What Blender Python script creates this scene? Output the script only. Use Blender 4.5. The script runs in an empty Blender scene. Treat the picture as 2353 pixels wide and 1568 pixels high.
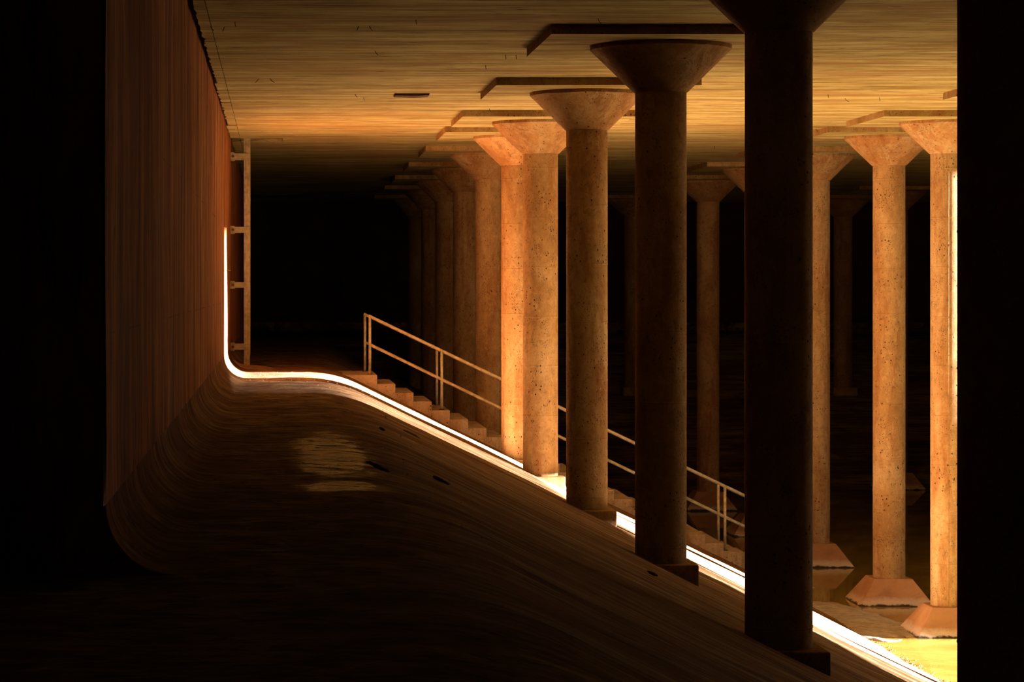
import bpy, bmesh, math, random
from mathutils import Vector, noise
random.seed(7)

# ---------------------------------------------------------------- scale
# S = column bay (6 m). F = focal length in pixels of the 2353 px wide frame.
S, F = 6.0, 5920.0
M = S / F
CAMZ = 5.398
HX, HY = 640.0, 661.0            # where the long axis of the chamber vanishes
def X(k): return k * M
def Z(k): return CAMZ + k * M
def Y(d): return d * S
WALL, ZL, A0, SL = -810.0, -1350.0, 925.0, 0.486   # wall plane, ledge level, bank line
XR, DEND, DNEAR = 20262.0, 12.74, -1.2
CEIL = 2500.0
WATER = -5030.0

sc = bpy.context.scene
col = sc.collection

# ---------------------------------------------------------------- helpers
def link(name, me, mat=None, parent=None, smooth=False):
    o = bpy.data.objects.new(name, me)
    col.objects.link(o)
    if mat and not me.materials: me.materials.append(mat)
    if parent: o.parent = parent
    if smooth:
        for p in me.polygons: p.use_smooth = True
    return o

def mesh(name, verts, faces, smooth=False, flip=False):
    me = bpy.data.meshes.new(name)
    me.from_pydata([tuple(v) for v in verts], [], faces)
    bm = bmesh.new(); bm.from_mesh(me)
    if flip is None: pass
    else: bmesh.ops.recalc_face_normals(bm, faces=bm.faces)
    bm.to_mesh(me); bm.free()
    if smooth:
        for p in me.polygons: p.use_smooth = True
    return me

def from_bm(name, bm, smooth=False):
    bmesh.ops.recalc_face_normals(bm, faces=bm.faces)
    me = bpy.data.meshes.new(name); bm.to_mesh(me); bm.free()
    if smooth:
        for p in me.polygons: p.use_smooth = True
    return me

def bm_box(bm, x0, x1, y0, y1, z0, z1, bevel=0.0, jitter=0.0):
    r = bmesh.ops.create_cube(bm, size=1.0)
    vs = r['verts']
    for v in vs:
        v.co = Vector((x0 + (v.co.x + .5) * (x1 - x0), y0 + (v.co.y + .5) * (y1 - y0), z0 + (v.co.z + .5) * (z1 - z0)))
    if bevel:
        es = list({e for v in vs for e in v.link_edges})
        bmesh.ops.bevel(bm, geom=es, offset=bevel, segments=2, affect='EDGES', profile=0.6)

def box(name, x0, x1, y0, y1, z0, z1, mat, parent=None, bevel=0.0):
    bm = bmesh.new(); bm_box(bm, x0, x1, y0, y1, z0, z1, bevel)
    return link(name, from_bm(name, bm), mat, parent)

def prism(name, poly, axis, a, b, mat=None, parent=None):
    """poly: list of 2D points; axis 'x' -> (y,z), 'z' -> (x,y), 'y' -> (x,z)"""
    def pt(p, t):
        return {'x': (t, p[0], p[1]), 'z': (p[0], p[1], t), 'y': (p[0], t, p[1])}[axis]
    n = len(poly)
    vs = [pt(p, a) for p in poly] + [pt(p, b) for p in poly]
    fs = [tuple(range(n)), tuple(range(2 * n - 1, n - 1, -1))] + [(i, (i + 1) % n, n + (i + 1) % n, n + i) for i in range(n)]
    return link(name, mesh(name, vs, fs), mat, parent)

def lathe(profile, seg=64, caps=True):
    vs, fs = [], []
    for (r, z) in profile:
        for i in range(seg):
            a = 2 * math.pi * i / seg
            vs.append((r * math.cos(a), r * math.sin(a), z))
    for k in range(len(profile) - 1):
        for i in range(seg):
            j = (i + 1) % seg
            fs.append((k * seg + i, k * seg + j, (k + 1) * seg + j, (k + 1) * seg + i))
    if caps:
        fs.append(tuple(range(seg))[::-1])
        fs.append(tuple((len(profile) - 1) * seg + i for i in range(seg)))
    return vs, fs

def tube(bm, p, q, r, seg=14):
    p, q = Vector(p), Vector(q)
    d = q - p
    rot = d.to_track_quat('Z', 'Y')
    res = bmesh.ops.create_cone(bm, cap_ends=True, segments=seg, radius1=r, radius2=r, depth=d.length)
    for v in res['verts']:
        v.co = rot @ v.co + (p + q) / 2

def shade_auto(me, ang=35):
    for p in me.polygons: p.use_smooth = True
    bm = bmesh.new(); bm.from_mesh(me)
    for e in bm.edges:
        if len(e.link_faces) == 2 and e.calc_face_angle(0) > math.radians(ang): e.smooth = False
    bm.to_mesh(me); bm.free()

def tag(o, label, cat, group=None, kind='thing'):
    o['label'] = label; o['category'] = cat; o['kind'] = kind
    if group: o['group'] = group
    return o
def struct(o): o['kind'] = 'structure'; return o
def empty(name, loc):
    o = bpy.data.objects.new(name, None); col.objects.link(o)
    o.location = loc; o.empty_display_size = .2
    return o

# ---------------------------------------------------------------- materials
class NT:
    def __init__(s, name):
        s.m = bpy.data.materials.new(name); s.m.use_nodes = True
        s.t = s.m.node_tree; s.n = s.t.nodes; s.l = s.t.links
        s.bsdf = s.n['Principled BSDF']
        s.co = s.n.new('ShaderNodeTexCoord')
        s.geo = s.n.new('ShaderNodeNewGeometry')
    def pos(s, scale=(1, 1, 1), world=True):
        mp = s.n.new('ShaderNodeMapping'); mp.inputs['Scale'].default_value = scale
        s.l.new(s.geo.outputs['Position'] if world else s.co.outputs['Object'], mp.inputs['Vector'])
        return mp.outputs[0]
    def noise(s, scale, detail=5, rough=.55, stretch=(1, 1, 1), dist=0.0, world=True):
        n = s.n.new('ShaderNodeTexNoise'); n.inputs['Scale'].default_value = scale
        n.inputs['Detail'].default_value = detail; n.inputs['Roughness'].default_value = rough
        n.inputs['Distortion'].default_value = dist
        s.l.new(s.pos(stretch, world), n.inputs['Vector'])
        return n.outputs['Fac']
    def voro(s, scale, stretch=(1, 1, 1), feat='F1'):
        n = s.n.new('ShaderNodeTexVoronoi'); n.inputs['Scale'].default_value = scale; n.feature = feat
        s.l.new(s.pos(stretch), n.inputs['Vector'])
        return n.outputs['Distance']
    def ramp(s, fac, stops):
        r = s.n.new('ShaderNodeValToRGB'); e = r.color_ramp.elements
        while len(e) < len(stops): e.new(.5)
        for el, (p, c) in zip(e, stops):
            el.position = p
            el.color = (c, c, c, 1) if isinstance(c, (int, float)) else (*c, 1)
        s.l.new(fac, r.inputs['Fac'])
        return r.outputs['Color']
    def mix(s, fac, a, b, mode='MIX'):
        n = s.n.new('ShaderNodeMix'); n.data_type = 'RGBA'; n.blend_type = mode
        for sock, v in ((n.inputs[0], fac), (n.inputs[6], a), (n.inputs[7], b)):
            if isinstance(v, (int, float)): sock.default_value = v
            elif isinstance(v, tuple): sock.default_value = (*v, 1)
            else: s.l.new(v, sock)
        return n.outputs[2]
    def math(s, op, a, b=0.0, c=None):
        n = s.n.new('ShaderNodeMath'); n.operation = op
        for i, v in enumerate((a, b) if c is None else (a, b, c)):
            if isinstance(v, (int, float)): n.inputs[i].default_value = v
            else: s.l.new(v, n.inputs[i])
        return n.outputs[0]
    def sep(s, world=True):
        n = s.n.new('ShaderNodeSeparateXYZ')
        s.l.new(s.geo.outputs['Position'] if world else s.co.outputs['Object'], n.inputs[0]); return n.outputs
    def bump(s, h, strength, dist, prev=None):
        b = s.n.new('ShaderNodeBump'); b.inputs['Strength'].default_value = strength
        b.inputs['Distance'].default_value = dist
        s.l.new(h, b.inputs['Height'])
        if prev is not None: s.l.new(prev, b.inputs['Normal'])
        return b.outputs[0]
    def out(s, color, rough=.85, normal=None, spec=.25, metallic=0.0):
        b = s.bsdf
        if isinstance(color, tuple): b.inputs['Base Color'].default_value = (*color, 1)
        else: s.l.new(color, b.inputs['Base Color'])
        if isinstance(rough, (int, float)): b.inputs['Roughness'].default_value = rough
        else: s.l.new(rough, b.inputs['Roughness'])
        b.inputs['Specular IOR Level'].default_value = spec
        b.inputs['Metallic'].default_value = metallic
        if normal is not None: s.l.new(normal, b.inputs['Normal'])
        return s.m

def concrete(name, base, dark, light, pits=True, vein=False):
    t = NT(name)
    big = t.noise(1.3, 5, .62, (1, 1, .5), .7)
    c = t.ramp(big, [(.30, dark), (.50, base), (.70, light)])
    # rust-brown runs down the face
    run = t.noise(2.2, 6, .65, (1.6, 1.6, .22), .5)
    c = t.mix(t.ramp(run, [(.50, 0.0), (.66, .7)]), c, (.33, .125, .035))
    med = t.noise(13, 8, .76, (1, 1, .7), .6)
    c = t.mix(t.ramp(med, [(.34, .5), (.48, 0.0)]), c, tuple(x * .42 for x in dark))
    c = t.mix(t.ramp(med, [(.54, 0.0), (.70, .6)]), c, tuple(min(1, x * 1.15) for x in light))
    fine = t.noise(55, 5, .75)
    c = t.mix(t.ramp(fine, [(.32, .55), (.48, 0.0)]), c, tuple(x * .4 for x in base))
    nrm = t.bump(med, .6, .03)
    nrm = t.bump(fine, .6, .008, nrm)
    if pits:
        v = t.voro(15, (1, 1, .8))
        sel = t.noise(2.5, 4, .6)
        p = t.math('MULTIPLY', t.ramp(v, [(.10, 1.0), (.17, 0.0)]), t.ramp(sel, [(.47, 0.0), (.56, 1.0)]))
        v2 = t.voro(38, (1, 1, .7))
        p2 = t.math('MULTIPLY', t.ramp(v2, [(.14, .9), (.24, 0.0)]), t.ramp(t.noise(3.1, 4, .6, (1.3, 1, 1)), [(.50, 0.0), (.6, 1.0)]))
        p = t.math('MAXIMUM', p, p2)
        c = t.mix(p, c, (.045, .018, .006))
        nrm = t.bump(t.math('SUBTRACT', 1.0, p), .9, .012, nrm)
    if vein:
        w = t.noise(3.0, 9, .78, (1, 1, 1.1), .5)
        vv = t.ramp(w, [(.46, 0.0), (.49, .6), (.51, .6), (.54, 0.0)])
        hz = t.noise(1.2, 3, .6)
        vv = t.math('MULTIPLY', vv, t.ramp(hz, [(.47, 0.0), (.60, 1.0)]))
        c = t.mix(vv, c, (.66, .52, .34))
        nrm = t.bump(vv, .5, .01, nrm)
    return t.out(c, .88, nrm)

M_SHAFT = concrete('column_concrete', (.50, .31, .15), (.34, .185, .075), (.64, .46, .27))
M_CAP = concrete('capital_concrete', (.48, .26, .11), (.37, .18, .07), (.60, .40, .22), vein=True)
M_SIDE = concrete('panel_edge_concrete', (.42, .28, .12), (.26, .15, .05), (.52, .38, .19))
M_STEP = concrete('stair_concrete', (.70, .54, .41), (.60, .44, .32), (.76, .62, .50))

def bank_mat():
    t = NT('bank_concrete')
    xs = t.sep()
    # long water-run streaks down the bank
    st = t.noise(2.6, 10, .68, (.13, 1.0, .13), .5)
    c = t.ramp(st, [(.36, (.085, .034, .012)), (.45, (.27, .125, .045)), (.52, (.46, .27, .13)), (.60, (.62, .46, .30)), (.7, (.72, .60, .46))])
    def rng(sock, a, b):
        m = t.n.new('ShaderNodeMapRange'); m.interpolation_type = 'SMOOTHSTEP'
        t.l.new(sock, m.inputs[0]); m.inputs[1].default_value = a; m.inputs[2].default_value = b
        return m.outputs[0]
    onbank = rng(xs[0], .55, 1.35)
    mot = t.noise(1.7, 9, .70, (.8, .75, .5), .9)
    cl = t.ramp(mot, [(.34, (.07, .026, .009)), (.46, (.22, .105, .04)), (.56, (.38, .23, .11)), (.68, (.54, .40, .25))])
    c = t.mix(onbank, cl, c)
    st2a = t.noise(13, 8, .72, (.09, 1.0, .09), .4)
    st2b = t.noise(6, 8, .72, (.5, .8, .25), .5)
    blend = t.n.new('ShaderNodeMix'); t.l.new(onbank, blend.inputs[0]); t.l.new(st2b, blend.inputs[2]); t.l.new(st2a, blend.inputs[3])
    st2 = blend.outputs[0]
    # cove: same rust-red run-off as the wall above it
    cov = rng(xs[2], Z(ZL) + .06, Z(ZL) + .30)
    c = t.mix(t.math('MULTIPLY', cov, t.math('SUBTRACT', 1.0, onbank)), c, t.ramp(mot, [(.38, (.12, .036, .010)), (.5, (.34, .12, .034)), (.62, (.48, .23, .085))]))
    c = t.mix(t.ramp(st2, [(.40, .85), (.49, 0.0)]), c, (.06, .024, .008))
    c = t.mix(t.ramp(st2, [(.55, 0.0), (.68, .7)]), c, (.66, .50, .32))
    blot = t.noise(1.1, 7, .68, (.6, 1, .6), 1.0)
    c = t.mix(t.ramp(blot, [(.48, 0.0), (.60, .65)]), c, (.26, .105, .032))
    # flaking crust on the flat ledge
    crust = t.noise(6.5, 9, .76, (.45, .8, .45), 1.0)
    led = t.ramp(xs[2], [(0, 0.0), (1, 1.0)])
    flat = t.n.new('ShaderNodeMapRange'); t.l.new(xs[2], flat.inputs[0])
    flat.inputs[1].default_value = Z(ZL) - .25; flat.inputs[2].default_value = Z(ZL) - .02
    fl_ = flat.outputs[0]
    c = t.mix(t.math('MULTIPLY', t.ramp(crust, [(.40, 1.0), (.47, .25), (.52, 0.0)]), t.math('MULTIPLY_ADD', fl_, .75, .2)), c, (.035, .015, .006))
    sp = t.voro(20, (.6, 1, 1))
    sel = t.noise(2.5, 4, .6)
    pit = t.math('MULTIPLY', t.ramp(sp, [(.10, 1.0), (.18, 0.0)]), t.ramp(sel, [(.5, 0.0), (.6, 1.0)]))
    c = t.mix(pit, c, (.02, .01, .004))
    nrm = t.bump(st2, .8, .03)
    nrm = t.bump(t.noise(40, 6, .75, (.5, 1, 1)), .7, .012, nrm)
    nrm = t.bump(crust, .8, .05, nrm)
    # damp film lying on the ledge: two shallow puddles
    def puddle(cx, cy, rx, ry):
        a = t.math('DIVIDE', t.math('SUBTRACT', xs[0], cx), rx)
        b = t.math('DIVIDE', t.math('SUBTRACT', xs[1], cy), ry)
        return t.math('SQRT', t.math('ADD', t.math('MULTIPLY', a, a), t.math('MULTIPLY', b, b)))
    d = t.math('MINIMUM', puddle(X(440), Y(3.56), .29, 2.5), puddle(X(445), Y(2.965), .26, .52))
    wob = t.noise(3.2, 9, .78, (1.2, .8, 1), .8)
    wet = t.ramp(t.math('MULTIPLY', t.math('ADD', d, t.math('MULTIPLY', t.math('SUBTRACT', wob, .5), 3.4)), .5), [(.40, 1.0), (.62, 0.0)])
    wet = t.math('MULTIPLY', wet, t.ramp(crust, [(.41, 0.0), (.47, 1.0)]))
    c = t.mix(t.math('MULTIPLY', wet, .5), c, (.16, .09, .035))
    rough = t.math('SUBTRACT', .82, t.math('MULTIPLY', wet, .62))
    b = t.out(c, rough, nrm, .3)
    t.l.new(t.math('ADD', .25, t.math('MULTIPLY', wet, .75)), t.bsdf.inputs['Specular IOR Level'])
    # the film levels out the roughness of the concrete
    g = t.n.new('ShaderNodeMix'); g.data_type = 'VECTOR'
    t.l.new(t.math('MULTIPLY', wet, .7), g.inputs[0]); t.l.new(nrm, g.inputs[4]); t.l.new(t.geo.outputs['Normal'], g.inputs[5])
    t.l.new(g.outputs[1], t.bsdf.inputs['Normal'])
    return b
M_BANK = bank_mat()

def wall_mat():
    t = NT('stained_wall')
    st = t.noise(2.2, 10, .70, (1, 1.1, .17), .5)
    c = t.ramp(st, [(.34, (.07, .016, .004)), (.46, (.27, .075, .016)), (.56, (.44, .145, .034)), (.68, (.55, .27, .095))])
    st2 = t.noise(12, 8, .74, (1, 1, .14), .5)
    c = t.mix(t.ramp(st2, [(.38, .85), (.48, 0.0)]), c, (.04, .013, .005))
    c = t.mix(t.ramp(st2, [(.57, 0.0), (.70, .6)]), c, (.55, .31, .14))
    zs = t.sep()
    seam = t.math('ABSOLUTE', t.math('SUBTRACT', t.math('FRACT', t.math('DIVIDE', zs[2], 1.15)), .5))
    br = t.noise(1.5, 4, .6)
    c = t.mix(t.math('MULTIPLY', t.ramp(seam, [(.0, .7), (.008, 0.0)]), t.ramp(br, [(.5, 0.0), (.56, 1.0)])), c, (.03, .012, .006))
    n = t.bump(st2, .5, .02); n = t.bump(t.noise(25, 6, .72), .5, .01, n)
    return t.out(c, .8, n)
M_WALL = wall_mat()

def ceil_mat():
    t = NT('board_marked_ceiling')
    xs = t.sep()
    g = t.noise(4.5, 10, .72, (.10, 1.0, 1), .25)
    c = t.ramp(g, [(.35, (.17, .12, .036)), (.45, (.37, .295, .115)), (.55, (.54, .47, .225)), (.68, (.68, .63, .38))])
    g2 = t.noise(17, 8, .7, (.10, 1.0, 1), .2)
    c = t.mix(t.ramp(g2, [(.37, .85), (.46, 0.0)]), c, (.12, .058, .018))
    c = t.mix(t.ramp(g2, [(.56, 0.0), (.70, .5)]), c, (.76, .62, .34))
    blot = t.noise(1.0, 6, .65, (.45, 1, 1), .8)
    c = t.mix(t.ramp(blot, [(.48, 0.0), (.62, .6)]), c, (.34, .19, .065))
    scab = t.noise(7, 7, .72, (.3, 1, 1), .6)
    c = t.mix(t.ramp(scab, [(.30, .9), (.36, 0.0)]), c, (.06, .025, .008))
    # joints between form boards, broken up
    j = t.math('ABSOLUTE', t.math('SUBTRACT', t.math('FRACT', t.math('DIVIDE', xs[1], .37)), .5))
    br = t.noise(1.0, 5, .65, (.5, 2.7, 1))
    jj = t.math('MULTIPLY', t.ramp(j, [(.0, 1.0), (.035, 0.0)]), t.ramp(br, [(.50, 0.0), (.56, 1.0)]))
    c = t.mix(jj, c, (.02, .008, .003))
    v = t.voro(1.9, (.5, 1.6, 1))
    c = t.mix(t.ramp(v, [(.04, 1.0), (.07, 0.0)]), c, (.015, .006, .002))
    n = t.bump(g2, .7, .02)
    n = t.bump(t.math('SUBTRACT', 1.0, jj), .8, .012, n)
    n = t.bump(t.noise(35, 5, .7, (.4, 1, 1)), .4, .008, n)
    return t.out(c, .85, n)
M_CEIL = ceil_mat()

def frustum_mat():
    """plinths in the water: pale mineral band along the foot"""
    t = NT('plinth_concrete')
    big = t.noise(1.6, 5, .6, (1, 1, 1), .6)
    c = t.ramp(big, [(.3, (.40, .20, .11)), (.52, (.52, .29, .16)), (.72, (.60, .38, .22))])
    zs = t.sep()
    h = t.math('ADD', zs[2], t.math('MULTIPLY', t.noise(4, 5, .7), .16))
    c = t.mix(t.ramp(t.math('DIVIDE', t.math('SUBTRACT', h, Z(WATER)), .5), [(.30, 1.0), (.46, 0.0)]), c, (.68, .55, .48))
    c = t.mix(t.ramp(t.math('DIVIDE', t.math('SUBTRACT', h, Z(WATER)), .5), [(.19, 1.0), (.235, 0.0)]), c, (.05, .035, .03))
    v = t.voro(30); c = t.mix(t.ramp(v, [(.06, .8), (.13, 0.0)]), c, (.12, .06, .03))
    n = t.bump(t.noise(25, 6, .7), .5, .015)
    return t.out(c, .85, n)
M_PLINTH = frustum_mat()

def water_mat():
    t = NT('murky_water')
    n1 = t.noise(1.5, 4, .6, (.5, 1, 1), .5)
    c = t.ramp(n1, [(.35, (.30, .205, .035)), (.6, (.42, .32, .075))])
    nrm = t.bump(t.noise(3, 3, .5, (.5, 1, 1)), .03, .02)
    m = t.out(c, .035, nrm, .5)
    t.bsdf.inputs['IOR'].default_value = 1.33
    return m
M_WATER = water_mat()

def simple(name, c1, c2, scale=20, rough=.6, metallic=0.0, bmp=.3):
    t = NT(name)
    n = t.noise(scale, 6, .65)
    c = t.ramp(n, [(.35, c1), (.6, c2)])
    return t.out(c, rough, t.bump(n, bmp, .004), .3, metallic)
M_RAIL = simple('weathered_rail_paint', (.42, .34, .22), (.66, .59, .45), 14, .6)
M_LADDER = simple('ladder_steel', (.36, .28, .17), (.58, .48, .33), 9, .6)
M_BOLT = simple('rusty_bolt', (.10, .04, .02), (.22, .10, .05), 60, .8)
M_MUD = simple('grey_silt', (.34, .30, .26), (.60, .55, .49), 7, .6, 0, .6)
M_SILT = simple('brown_silt', (.26, .13, .06), (.42, .24, .12), 12, .9, 0, .6)
M_FAR = simple('shade_dark_wall', (.035, .016, .008), (.085, .04, .02), 1.5, .9)  # far wall's lack of light painted as a near-black colour
M_DARK = simple('slot_shade_and_clod', (.05, .025, .01), (.10, .05, .02), 20, .9)  # near-black for the ceiling slot's painted shade and the clods
M_WIRE = simple('rusted_wire', (.03, .012, .006), (.06, .03, .012), 20, .9)

# ---------------------------------------------------------------- the setting
# bank + ledge profile (x, z in K units)
R = 330.0
prof = []
for i in range(13):
    a = math.pi + (math.pi / 2) * i / 12
    prof.append((WALL + R + R * math.cos(a), ZL + R + R * math.sin(a)))
xc = (-ZL - A0) / SL
T = 430.0                                             # rounding of the crest
x = prof[-1][0] + 60
while x < xc - T: prof.append((x, ZL)); x += 60
for i in range(17):                                   # quadratic blend over the crest
    t = i / 16
    p0 = (xc - T, ZL); p1 = (xc, ZL); p2 = (xc + T, -(A0 + SL * (xc + T)))
    prof.append(tuple((1 - t) ** 2 * p0[k] + 2 * t * (1 - t) * p1[k] + t * t * p2[k] for k in (0, 1)))
x = xc + T + 130
ZF = -CAMZ / M
xf = (-ZF - A0) / SL
while x < xf: prof.append((x, -(A0 + SL * x))); x += 130
for x in [xf] + [xf + (XR - xf) * i / 14 for i in range(1, 15)]: prof.append((x, ZF))
def profz(x):
    if x <= prof[0][0]: return prof[0][1]
    for (x0, z0), (x1, z1) in zip(prof, prof[1:]):
        if x0 <= x <= x1 and x1 > x0: return z0 + (z1 - z0) * (x - x0) / (x1 - x0)
    return prof[-1][1]
ds = []
d = DNEAR
while d < DEND: ds.append(d); d += .028 if d < 10.8 else .02
ds.append(DEND); ds += [2.0399, 2.0401]; ds.sort()
vs, fs = [], []
for d in ds:
    e = profz((DEND - d) * F + WALL) if d > 10.5 else ZF
    for (x, z) in prof:
        zz = max(z, e)
        y_ = d * S; x_ = x * M
        amp = 0.0
        if d < 2.04 and x <= WALL + R:
            x_ = X(-1330 + (x - WALL) * .4); zz = ZL
        if x > WALL + R * .9 and zz > ZF + 5:
            k = min(1, (x - WALL - R * .9) / 400)
            amp = k * (.028 * noise.noise(Vector((x_ * .5, y_ * .7, 3.1))) + .012 * noise.noise(Vector((x_ * .35, y_ * 3.0, 9.7)))
                       + .008 * noise.noise(Vector((x_ * 2, y_ * 2, 1.7))))
        vs.append((x_, y_, Z(zz) + amp))
n = len(prof)
for i in range(len(ds) - 1):
    for j in range(n - 1):
        fs.append((i * n + j, i * n + j + 1, (i + 1) * n + j + 1, (i + 1) * n + j))
me = bpy.data.meshes.new('floor'); me.from_pydata(vs, [], fs)
floor = struct(link('floor', me, M_BANK, smooth=True))

# left wall, slightly uneven so the lit strip wavers
vs, fs = [], []
zs_ = [prof[0][1] + (CEIL + 250 - prof[0][1]) * i / 24 for i in range(25)]
for d in [q for q in ds if q > 2.04][::2] + [DEND]:
    for z in zs_:
        k = min(1.0, (z - prof[0][1]) / 300)
        vs.append((X(WALL) + k * .010 * noise.noise(Vector((d * 5, z * M * .6, 0))), d * S, Z(z)))
n = len(zs_); rows = len(vs) // n
for i in range(rows - 1):
    for j in range(n - 1):
        fs.append((i * n + j, (i + 1) * n + j, (i + 1) * n + j + 1, i * n + j + 1))
me = bpy.data.meshes.new('wall_left'); me.from_pydata(vs, [], fs)
struct(link('wall_left', me, M_WALL, smooth=True))
struct(box('wall_left', X(-1500), X(WALL) - .012, Y(2.04), Y(DEND), Z(ZL) - .3, Z(CEIL) + .6, M_WALL))
struct(box('wall_left', X(-1500), X(-1330), Y(DNEAR), Y(2.04), Z(ZL) - .3, Z(CEIL) + .6, M_WALL))
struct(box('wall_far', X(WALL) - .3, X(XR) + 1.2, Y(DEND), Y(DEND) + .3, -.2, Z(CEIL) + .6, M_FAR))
struct(box('wall_near', X(WALL) - .8, X(XR) + 1.2, Y(DNEAR) - .3, Y(DNEAR), -.2, Z(CEIL) + .6, M_WALL))

# unseen right wall; its tall stepped opening is invented to shape the sun's strip
near_edge = [(2480, 6.145), (330, 6.145), (320, 6.08), (195, 5.27), (-1440, 5.27), (-1900, 4.90), (-3290, 4.30), (-5060, 4.10)]
far_edge = [(2480, 6.50), (500, 6.675), (-1500, 6.675), (-3250, 6.47), (-3800, 6.12), (-5060, 6.05)]
TOPZ = Z(CEIL) + .6
poly_n = [(Y(DNEAR), -.2), (Y(DNEAR), TOPZ)] + [(Y(near_edge[0][1]), TOPZ)] + [(Y(d), Z(z)) for z, d in near_edge] + [(Y(near_edge[-1][1]), -.2)]
poly_f = [(Y(DEND), -.2), (Y(DEND), TOPZ)] + [(Y(far_edge[0][1]), TOPZ)] + [(Y(d), Z(z)) for z, d in far_edge] + [(Y(far_edge[-1][1]), -.2)]
for k, poly in enumerate((poly_n, poly_f)):
    bm = bmesh.new()
    a = [bm.verts.new((X(XR), p[0], p[1])) for p in poly]
    b = [bm.verts.new((X(XR) + 1.2, p[0], p[1])) for p in poly]
    m_ = len(poly)
    bm.faces.new(a); bm.faces.new(b[::-1])
    for i in range(m_): bm.faces.new((a[i], a[(i + 1) % m_], b[(i + 1) % m_], b[i]))
    me = from_bm('wall_right_and_sun_bars', bm)
    struct(link('wall_right_and_sun_bars', me, M_WALL))
struct(box('wall_right_and_sun_bars', X(XR), X(XR) + 1.2, Y(4.09), Y(6.52), -.2, Z(-5060), M_WALL))
struct(box('wall_right_and_sun_bars', X(XR), X(XR) + 1.2, Y(6.2), Y(6.45), Z(2460), TOPZ, M_WALL))

struct(box('wall_right_and_sun_bars', X(XR), X(XR) + 1.2, Y(6.135), Y(6.25), -.2, Z(-1150), M_WALL))  # unseen bar added to keep sun off the pond column's lower shaft

struct(box('wall_right_and_sun_bars', X(XR), X(XR) + 1.2, Y(6.085), Y(6.145), Z(-1480), Z(340), M_WALL))  # unseen bar added to shield the bank column from direct sun
# unseen slats added to thin the sun along the strip's near side
bm = bmesh.new(); zc_top = Z(CEIL)
dd = 4.09
while dd < 6.085:
    if dd > 5.35: zb = -1500
    elif dd > 4.95: zb = -1900 - (5.35 - dd) / .40 * 1390
    else: zb = -5060
    bm_box(bm, X(XR) + .5, X(XR) + .52, Y(dd), Y(dd) + .085, Z(zb), Z(360))
    dd += .1 / S
dd = 6.147  # more added slats, softening the sun on the pond column
while dd < 6.235:
    for (za, zb_, wd_) in ((-1150, -700, .092), (-700, -250, .084), (-250, 300, .074), (300, CEIL, .062)):
        bm_box(bm, X(XR) + .5, X(XR) + .52, Y(dd), Y(dd) + wd_, Z(za), Z(zb_))
    dd += .1 / S
struct(link('added_sun_slats', from_bm('added_sun_slats', bm), M_WALL))

# ceiling slab with a ladder hatch
HXa, HXb, HDa, HDb = -700, 74, 7.29, 7.465
zc, zt = Z(CEIL), Z(CEIL) + .25
EDGE = -640
bm = bmesh.new()
for (x0, x1, d0, d1) in ((EDGE, XR, DNEAR, HDa), (HXb, XR, HDa, HDb), (EDGE, XR, HDb, DEND)):
    bm_box(bm, X(x0), X(x1) + (1.2 if x1 == XR else 0), Y(d0), Y(d1), zc, zt)
struct(link('ceiling', from_bm('ceiling', bm), M_CEIL))
# cracked strip of slab against the wall, with a ragged gap beside the wall
bm = bmesh.new()
d = DNEAR
while d < DEND - .01:
    step = random.uniform(.13, .26)
    d1 = min(d + step, DEND)
    if d < HDa < d1: d1 = HDa
    if abs(d - HDa) < 1e-6: d = HDb; d1 = d + .2
    gap = 56 if d < 5.2 else (34 if d < 6.6 else 8)
    y0, y1 = Y(d) + .006, Y(d1) - .006
    dz = random.uniform(-.006, .004)
    nseg = 10
    va, vb = [], []
    for i in range(nseg + 1):
        yy = y0 + (y1 - y0) * i / nseg
        g = gap + 30 * noise.noise(Vector((yy * 3.1, 0, 0))) + 26 * noise.noise(Vector((yy * 11, 4, 0)))
        xl = X(WALL + max(4, g)) if d > 2.04 else X(-1330); xr = X(EDGE) - .007 - .004 * noise.noise(Vector((yy * 5, 9, 0)))
        va.append((xl, xr, yy))
    ring = []
    for (xl, xr, yy) in va:
        ring.append([bm.verts.new(c) for c in ((xl, yy, zc + dz), (xr, yy, zc + dz), (xr, yy, zt), (xl, yy, zt))])
    for p, q in zip(ring, ring[1:]):
        for i in range(4): bm.faces.new((p[i], p[(i + 1) % 4], q[(i + 1) % 4], q[i]))
    bm.faces.new(ring[0]); bm.faces.new(ring[-1][::-1])
    d = d1
struct(link('trim_1', from_bm('trim_1', bm), M_CEIL))
# roof over slab and the hatch shaft
bm = bmesh.new()
bm_box(bm, X(WALL) - .8, X(XR) + 1.2, Y(DNEAR) - .3, Y(DEND) + .3, zt + .35, zt + .5)
struct(link('ceiling', from_bm('ceiling', bm), M_CEIL))
bm = bmesh.new()
x0, x1, y0, y1 = X(HXa) - .02, X(HXb), Y(HDa), Y(HDb)
for b_ in ((x0 - .08, x0, y0 - .08, y1 + .08), (x1, x1 + .08, y0 - .08, y1 + .08), (x0, x1, y0 - .08, y0), (x0, x1, y1, y1 + .08)):
    bm_box(bm, *b_, zt + .001, zt + .35)
struct(link('trim_2', from_bm('trim_2', bm), M_CEIL))

# water
bm = bmesh.new()
bmesh.ops.create_grid(bm, x_segments=1, y_segments=1, size=.5)
xw = X((-WATER - A0) / SL) - .15
for v in bm.verts:
    v.co = Vector((xw + (v.co.x + .5) * (X(XR) - xw), Y(DNEAR) + (v.co.y + .5) * (Y(DEND - .4) - Y(DNEAR)), Z(WATER)))
w = link('water', from_bm('water', bm), M_WATER)
tag(w, 'still murky yellow-brown water covering the basin floor', 'water', kind='stuff')

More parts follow.
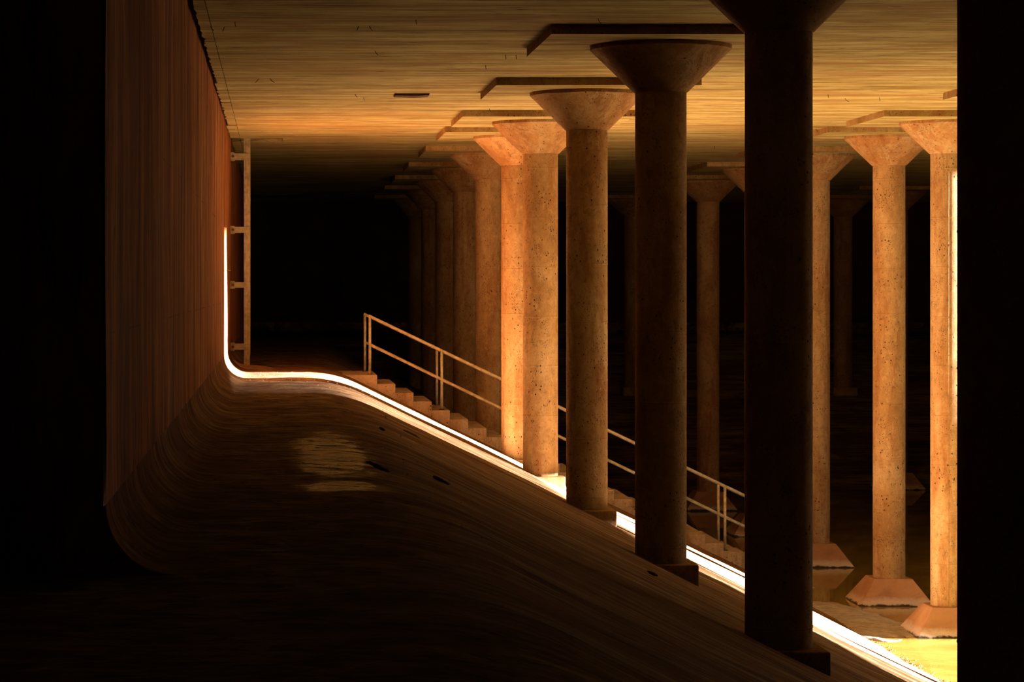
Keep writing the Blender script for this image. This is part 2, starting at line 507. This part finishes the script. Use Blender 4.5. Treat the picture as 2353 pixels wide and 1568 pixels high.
# ---------------------------------------------------------------- columns
RS = 254.0 * M
def shaft_mesh(z0, z1):
    pr = [(RS, z0)]
    z = z1 - 215 * M
    zz = []
    while z > z0 + .1: zz.append(z); z -= 718 * M
    for z in reversed(zz):
        pr += [(RS, z - .008), (RS + .0035, z - .002), (RS + .0035, z + .002), (RS + .0005, z + .008)]
    pr.append((RS, z1))
    v, f = lathe(pr, 72)
    me = mesh('shaft', v, f); shade_auto(me, 12)
    # form seam running up the shaft
    return me
z_t = Z(1945)
SH_BANK = shaft_mesh(Z(-2735), z_t)
SH_POND = shaft_mesh(Z(-4625), z_t)
def cap_mesh():
    seg = 72
    pr = [(RS, z_t - .002), (RS + .012, z_t), (X(700) - .012, Z(2362)), (X(700), Z(2368)), (X(700), Z(2411))]
    v, f = lathe(pr, seg)
    v = [list(p) for p in v]
    for k, p in enumerate(v):
        ring = k // seg
        if ring in (2, 3):
            p[2] += .006 * noise.noise(Vector((p[0] * 6, p[1] * 6, 0)))
    me = mesh('capital', v, f); shade_auto(me, 30); return me
CAP = cap_mesh()
bm = bmesh.new(); bm_box(bm, -X(1219), X(1219), -.206 * S, .206 * S, Z(2410), Z(CEIL), .0); PANEL = from_bm('drop_panel', bm)
bm = bmesh.new(); bm_box(bm, -X(328), X(328), -X(328), X(328), Z(-3260), Z(-2735), .015); BOXP = from_bm('plinth', bm)
def frustum():
    bm = bmesh.new()
    rings = []
    for h, z in ((605, ZF), (605, -5065), (598, -5048), (306, -4632), (298, -4625)):
        rings.append([bm.verts.new((X(h) * a, X(h) * b, Z(z))) for a, b in ((-1, -1), (1, -1), (1, 1), (-1, 1))])
    for p, q in zip(rings, rings[1:]):
        for i in range(4): bm.faces.new((p[i], p[(i + 1) % 4], q[(i + 1) % 4], q[i]))
    bm.faces.new(rings[0][::-1]); bm.faces.new(rings[-1])
    return from_bm('plinth', bm)
FRU = frustum()
for me_, mt in ((SH_BANK, M_SHAFT), (SH_POND, M_SHAFT), (CAP, M_CAP), (PANEL, M_CEIL), (PANEL, M_SIDE), (BOXP, M_SHAFT), (FRU, M_PLINTH)):
    me_.materials.append(mt)

for p in PANEL.polygons:
    if abs(p.normal.z) < .5: p.material_index = 1

def seam_mesh(z0, z1):
    bm = bmesh.new()
    a = math.radians(-103)
    bmx, bmy = math.cos(a) * (RS + .001), math.sin(a) * (RS + .001)
    zz = z0
    prev = None
    k = 0
    while zz < z1:
        w_ = .0035 + .001 * noise.noise(Vector((zz * 6, 0, 0)))
        off = .006 * noise.noise(Vector((zz * 1.4, 3, 0)))
        tx, ty = -math.sin(a), math.cos(a)
        c = Vector((bmx + tx * off, bmy + ty * off, zz))
        cur = [bm.verts.new(c + Vector((tx * w_, ty * w_, 0))), bm.verts.new(c + Vector((math.cos(a) * .005, math.sin(a) * .005, 0))),
               bm.verts.new(c - Vector((tx * w_, ty * w_, 0))), bm.verts.new(c - Vector((math.cos(a) * .01, math.sin(a) * .01, 0)))]
        if prev:
            for i in range(4): bm.faces.new((prev[i], prev[(i + 1) % 4], cur[(i + 1) % 4], cur[i]))
        else: bm.faces.new(cur[::-1])
        prev = cur; zz += .12
    bm.faces.new(prev)
    return from_bm('form_seam', bm)
SEAM = seam_mesh(Z(-4600), Z(1720)); SEAM.materials.append(M_SHAFT)

GB, GP = 'columns standing on the sloping bank', 'columns standing in the water'
def column(x, d, pond, label, group, seam=False, turn=0.0):
    r = empty('concrete_column', (X(x), Y(d), 0))
    tag(r, label, 'column', group)
    o = link('shaft', SH_POND if pond else SH_BANK, None, r); o.rotation_euler.z = turn
    o = link('capital', CAP, None, r); o.rotation_euler.z = turn
    link('drop_panel', PANEL, None, r)
    link('plinth', FRU if pond else BOXP, None, r)
    if seam: link('form_seam', SEAM, None, r)
    return r
X1, X2, X3 = 3812, 9750, 15500
for d, lab in (
    (2.276, 'black unlit column filling the right edge of the view, closest of all'),
    (3.317, 'wide black column right of centre whose capital is cut off by the frame'),
    (4.34, 'dark brown column on the bank, between the black one and the orange-lit row'),
    (5.38, 'orange-brown column on the bank with a shadowed square plinth at its right foot'),
    (6.335, 'orange column with pale left flank, standing on a sunlit small plinth on the bank'),
    (6.95, 'brightly lit pale yellow column on the bank, half hidden behind the orange pale-flanked one'),
    (7.87, 'dim amber column just left of and behind the brightly lit pale column, beyond the stairs'),
    (8.87, 'second dim column left of the brightly lit pale column, olive brown'),
    (9.88, 'third dim column left of the brightly lit pale column, very dark red brown'),
    (10.85, 'almost black column, second from the far end of the bank row'),
    (11.95, 'barely visible black column at the far end of the bank row')):
    column(X1, d, False, lab, GB)
for d, lab, pond in (
    (5.38, 'column hidden behind the black one at the right edge, only its ceiling panel corner shows', True),
    (6.335, 'sunlit pond column with white glowing right side beside the black right-edge column', True),
    (6.95, 'evenly lit orange pond column with its whole capital and pyramid plinth in view', True),
    (7.9, 'pond column partly hidden by the black column, its plinth mirrored in dark water', True),
    (8.87, 'thin visible edge of a pond column just left of the wide black column', True),
    (9.88, 'dim olive pond column seen between the dark brown and the wide black column', True),
    (11.95, 'faint column on the far bank seen between the orange-brown and dark brown columns', False)):
    column(X2, d, pond, lab, GP if pond else 'columns on the far bank', seam=(d == 6.335))
column(X3, 10.9, True, 'nearly black pond column behind the evenly lit orange one', GP)
column(X3, 11.95, False, 'faint dark column on the far bank left of the evenly lit pond column', 'columns on the far bank')

# ---------------------------------------------------------------- staircase with railings
DS, DSF = 7.28, 7.66
st = empty('staircase', (X(1650), Y(DS), Z(-1467)))
tag(st, 'straight concrete staircase running down the sloping bank into the water', 'stairs')
inv = st.matrix_basis.inverted() if False else None
ox, oy, oz = st.location
RUN, RISE = 305.0, 148.2
k = 0
while True:
    zt_ = -1467 - RISE * k
    x1_ = 1650 + RUN * k
    x0_ = x1_ - RUN - (420 if k == 0 else 0)
    if zt_ < -5150: break
    bm = bmesh.new()
    bot = min(-(A0 + SL * x1_) - 120, zt_ - 200)
    j = random.uniform(-.006, .006)
    bm_box(bm, X(x0_) - ox, X(x1_) - ox, Y(DS) - oy + j * .4, Y(DSF) - oy, Z(bot) - oz, Z(zt_) - oz + j * .3, .008)
    link('step', from_bm('step', bm), M_STEP, st)
    k += 1

def step_top(x):
    k = max(0, math.ceil((x - 1650) / RUN - 1e-6))
    return -1467 - RISE * k
def railing(dd, xs_, label):
    x0 = xs_[0]
    r = empty('stair_railing', (X(x0), Y(dd), Z(step_top(x0))))
    tag(r, label, 'railing', 'railings beside the stairs')
    ox, oy, oz = r.location
    def L(x, z): return (X(x) - ox, 0, Z(z) - oz)
    top = lambda x: -484 - .479 * (x - 1539)
    midr = lambda x: -964 - .486 * (x - 1539)
    xe = xs_[-1]
    bm = bmesh.new(); tube(bm, L(x0 - 20, top(x0) + 8), L(xe, top(xe)), .026); link('top_rail', from_bm('top_rail', bm, True), M_RAIL, r)
    bm = bmesh.new(); tube(bm, L(x0, midr(x0)), L(xe, midr(xe)), .024); link('middle_rail', from_bm('middle_rail', bm, True), M_RAIL, r)
    for x in xs_:
        bm = bmesh.new(); tube(bm, L(x, step_top(x) - 3), L(x, top(x)), .024)
        p = link('post', from_bm('post', bm, True), M_RAIL, r)
        bm = bmesh.new(); c = L(x, step_top(x)); bm_box(bm, c[0] - .045, c[0] + .045, -.045, .045, c[2] - .002, c[2] + .012, .002)
        link('foot_plate', from_bm('foot_plate', bm), M_BOLT, p)
    return r
def fix(xs): return [x for x in xs]
railing(7.33, [1539, 2749, 3931, 5128, 6324, 7520, 8716], 'stair handrail on the near edge of the steps, in front of its twin')
railing(7.60, [1509, 2766, 3948, 5145, 6341, 7681, 8850], 'stair handrail on the far edge of the steps, just behind its twin')

# ---------------------------------------------------------------- ladder on the wall
LD = 7.335
la = empty('wall_ladder', (X(-531), Y(LD), Z(ZL)))
tag(la, 'tall vertical steel ladder on wall brackets rising into the ceiling hatch', 'ladder')
ox, oy, oz = la.location
def lbox(name, x0, x1, y0, y1, z0, z1, mat, parent, bev=.002):
    bm = bmesh.new(); bm_box(bm, x0 - ox, x1 - ox, y0 - oy, y1 - oy, z0 - oz, z1 - oz, bev)
    return link(name, from_bm(name, bm), mat, parent)
GAPD = .40
for yy in (Y(LD), Y(LD) + GAPD):
    lbox('stile', X(-584), X(-486), yy, yy + .012, Z(-1345), Z(CEIL) + .2, M_LADDER, la)
    lbox('stile', X(-545), X(-478), yy - .014, yy, Z(1830), Z(CEIL) + .3, M_LADDER, la)
    lbox('flange', X(-486), X(-478), yy, yy + .05, Z(-1150), Z(CEIL) + .2, M_LADDER, la)
zr = -1100
while zr < 2450:
    bm = bmesh.new(); tube(bm, (X(-531) - ox, Y(LD) + .01 - oy, Z(zr) - oz), (X(-531) - ox, Y(LD) + GAPD - oy, Z(zr) - oz), .012)
    link('rung', from_bm('rung', bm, True), M_LADDER, la); zr += 300
for zb in (2214, 975, 44, -1000):
    for yy in (Y(LD), Y(LD) + GAPD):
        b = lbox('bracket', X(-790), X(-500), yy - .026, yy - .016, Z(zb - 48), Z(zb + 48), M_LADDER, la)
        pl = lbox('wall_plate', X(WALL) - .005, X(-742), yy - .024, yy - .008, Z(zb - 66), Z(zb + 66), M_LADDER, b)
        bm = bmesh.new(); tube(bm, (X(-768) - ox, yy - .04 - oy, Z(zb) - oz), (X(-768) - ox, yy - .02 - oy, Z(zb) - oz), .026, 6)
        link('bolt', from_bm('bolt', bm), M_BOLT, b)

# ---------------------------------------------------------------- small things
# thin dark strip added in place of a shaded slot in the ceiling
r = prism('slot_shade_strip', [(X(1490), Z(CEIL) + .01), (X(1500), Z(2474)), (X(1760), Z(2466)), (X(1940), Z(2478)), (X(1950), Z(CEIL) + .01)], 'y', Y(5.6), Y(5.66), M_DARK)
tag(r, 'short thin dark strip standing in for a shaded slot in the bare ceiling left of the columns', 'shadow strip')
# bits of tie wire left hanging from the slab
for (px, py, tx) in ((540, 50, .0), (484, 60, .01), (516, 62, -.01), (824, 60, -.01), (849, 60, .01), (956, 45, 0), (862, 117, .01),
                     (595, 181, -.02), (620, 181, .02), (816, 216, .01), (836, 224, 0), (1116, 150, .0), (1162, 126, 0), (1186, 126, 0), (1124, 250, .01),
                     (1374, 43, .01), (1560, 215, .01), (1903, 217, 0), (1941, 226, .02), (2021, 224, 0), (1875, 296, .01), (1642, 336, 0)):
    D_ = CEIL / (HY - py)
    xk = (px - HX) * D_
    if D_ <= 0: continue
    bm = bmesh.new()
    p = Vector((X(xk), Y(D_), Z(CEIL) + .004)); q = p + Vector((tx, 0, -.028)); s_ = q + Vector((tx * 1.5 + .006, 0, -.022))
    tube(bm, p, q, .0035, 6); tube(bm, q, s_, .003, 6)
    o = link('hanging_tie_wire', from_bm('hanging_tie_wire', bm), M_WIRE)
    tag(o, 'short rusty tie wire stub poking out of the board-marked ceiling', 'wire', 'tie wire stubs in the ceiling')
# wire across the lit strip on the wall
bm = bmesh.new()
tube(bm, (X(WALL) - .01, Y(6.5), Z(245)), (X(WALL) + .06, Y(6.5), Z(262)), .004, 6)
tube(bm, (X(WALL) + .055, Y(6.5), Z(262)), (X(WALL) + .11, Y(6.47), Z(250)), .006, 6)
tag(link('wall_hook', from_bm('wall_hook', bm), M_WIRE), 'little dark hook sticking out of the wall across the sunlit strip', 'hook')

def mound(name, cx, cy, rx, ry, h, base, mat, seed, nr=14, na=48, follow=None):
    vs, fs = [], []
    for i in range(nr + 1):
        for j in range(na):
            a = 2 * math.pi * j / na
            rad = i / nr
            wob = 1 + .28 * noise.noise(Vector((math.cos(a) * 1.5, math.sin(a) * 1.5, seed))) + .10 * noise.noise(Vector((math.cos(a) * 5, math.sin(a) * 5, seed)))
            x = cx + rx * rad * wob * math.cos(a); y = cy + ry * rad * wob * math.sin(a)
            z = h * (1 - rad ** 1.6) * (1 + .5 * noise.noise(Vector((x * 2.5, y * 2.5, seed)))) + .02 * h * noise.noise(Vector((x * 9, y * 9, seed))) - .012 * rad
            vs.append((x, y, (follow(x, y) if follow else base) + z))
    for i in range(nr):
        for j in range(na):
            k = (j + 1) % na
            fs.append((i * na + j, i * na + k, (i + 1) * na + k, (i + 1) * na + j))
    me = bpy.data.meshes.new(name); me.from_pydata(vs, [], fs)
    return link(name, me, mat, smooth=True)
vs, fs = [], []
x0_ = (-WATER - A0) / SL
nx, ny = 60, 110
for i in range(nx + 1):
    for j in range(ny + 1):
        xk = x0_ - 120 + 1250 * i / nx
        dd = 5.75 + 1.30 * j / ny
        x_, y_ = X(xk), Y(dd)
        e = max(0, xk - x0_) / 1000
        cd_ = abs(dd - 6.63) / .46
        h = .034 - .050 * e ** 1.5 - .06 * cd_ ** 2.2 + .060 * noise.noise(Vector((x_ * .9, y_ * .55, 2.2))) + .026 * noise.noise(Vector((x_ * 3.5, y_ * 2.2, 7))) + .004 * noise.noise(Vector((x_ * 14, y_ * 9, 1)))
        vs.append((x_, y_, Z(WATER) + min(h, .05)))
for i in range(nx):
    for j in range(ny):
        a = i * (ny + 1) + j
        fs.append((a, a + ny + 1, a + ny + 2, a + 1))
me = bpy.data.meshes.new('silt_bank'); me.from_pydata(vs, [], fs)
o = link('silt_bank', me, M_MUD, smooth=True)
tag(o, 'low grey silt bank breaking the water between the bank foot and the pond columns', 'silt', kind='stuff')
def fl(x, y): return Z(profz(x / M))
o = mound('dirt_heap', X(-430), Y(7.30), .42, .75, .055, 0, M_SILT, 8.0, follow=fl)
tag(o, 'low heap of reddish dirt around the foot of the wall ladder', 'dirt', kind='stuff')

def crumbs(name, pts, mat, label, cat):
    bm = bmesh.new()
    for (x, y, z, s_) in pts:
        res = bmesh.ops.create_icosphere(bm, subdivisions=1, radius=s_)
        ry_ = random.random() * 6
        for v in res['verts']:
            c = v.co
            v.co = Vector((x + c.x * random.uniform(.7, 1.3), y + c.y * random.uniform(.7, 1.4), z + c.z * .55 * random.uniform(.8, 1.2)))
    return tag(link(name, from_bm(name, bm), mat), label, cat, kind='stuff')
pts = []
for i in range(230):
    d_ = random.uniform(5.2, 6.5); xk = (-WATER - A0) / SL + random.gauss(20, 45)
    pts.append((X(xk), Y(d_), Z(max(WATER, -(A0 + SL * xk))) + .004, random.uniform(.004, .014)))
crumbs('waterline_debris', pts, M_SILT, 'line of small gravel and scum crumbs along the waterline', 'debris')
pts = []
for i in range(260):
    d_ = random.gauss(6.35, .28) if i % 2 else random.uniform(2.5, 7.2)
    xk = random.uniform(WALL + 340, xc + 500)
    pts.append((X(xk), Y(d_), Z(profz(xk)) + .01, random.uniform(.003, .012)))
crumbs('ledge_grit', pts, M_SILT, 'scattered grit and flakes lying on the flat ledge', 'debris')

for (px, py, sx, sy) in ((945, 1000, .10, .06), (868, 1076, .085, .06), (1013, 1107, .08, .055), (878, 989, .035, .03), (1500, 1322, .05, .04)):
    D_ = A0 / (py - HY - SL * (px - HX))
    bm = bmesh.new()
    res = bmesh.ops.create_icosphere(bm, subdivisions=3, radius=1.0)
    for v in res['verts']:
        k_ = 1 + .35 * noise.noise(v.co * 1.8 + Vector((px, 0, 0)))
        v.co = Vector((v.co.x * sx * k_, v.co.y * sy * k_, v.co.z * .014 * k_))
    o = link('clod', from_bm('clod', bm, True), M_DARK)
    xk = (px - HX) * D_
    o.location = (X(xk), Y(D_), Z(-(A0 + SL * xk)) + .012); o.rotation_euler = (0, math.atan(SL), random.uniform(-.3, .3))
    tag(o, 'dark flat clod of dirt lying on the sloping bank', 'clod', 'dark clods on the bank')

# ---------------------------------------------------------------- light
sun = bpy.data.lights.new('sun', 'SUN')
sun.energy = 95; sun.angle = math.radians(.8); sun.color = (1, .95, .85)
so = bpy.data.objects.new('sun', sun); col.objects.link(so)
so.location = (X(XR) + 6, Y(6), 8)
so.rotation_euler = Vector((-1, .07, -.076)).to_track_quat('-Z', 'Y').to_euler()
# daylight seen through the same opening
wd = bpy.data.worlds.new('sky'); sc.world = wd; wd.use_nodes = True
wd.node_tree.nodes['Background'].inputs[0].default_value = (1, .9, .75, 1)
wd.node_tree.nodes['Background'].inputs[1].default_value = 1.1
pl = bpy.data.lights.new('daylight_portal', 'AREA'); pl.shape = 'RECTANGLE'
pl.size = 1.75 * S; pl.size_y = 7.9
pl.cycles.is_portal = True
po = bpy.data.objects.new('daylight_portal', pl); col.objects.link(po)
po.location = (X(XR) + 1.25, Y(5.82), 4.1)
po.rotation_euler = Vector((-1, 0, 0)).to_track_quat('-Z', 'Z').to_euler()

# ---------------------------------------------------------------- camera
cd = bpy.data.cameras.new('camera'); cam = bpy.data.objects.new('camera', cd); col.objects.link(cam)
cam.location = (0, 0, CAMZ); cam.rotation_euler = (math.pi / 2, 0, 0)
cd.sensor_width = 36; cd.lens = 36 * F / 2353
cd.shift_x = (1176.5 - HX) / 2353; cd.shift_y = -(784 - HY) / 2353
cd.clip_end = 300
sc.camera = cam

vs_ = sc.view_settings
vs_.view_transform = 'Standard'; vs_.look = 'None'; vs_.gamma = 1; vs_.use_curve_mapping = False
vs_.exposure = 1.15
cy = sc.cycles
cy.use_denoising = True
cy.max_bounces = 5; cy.diffuse_bounces = 2; cy.glossy_bounces = 3
cy.caustics_reflective = False
cy.sample_clamp_indirect = 12
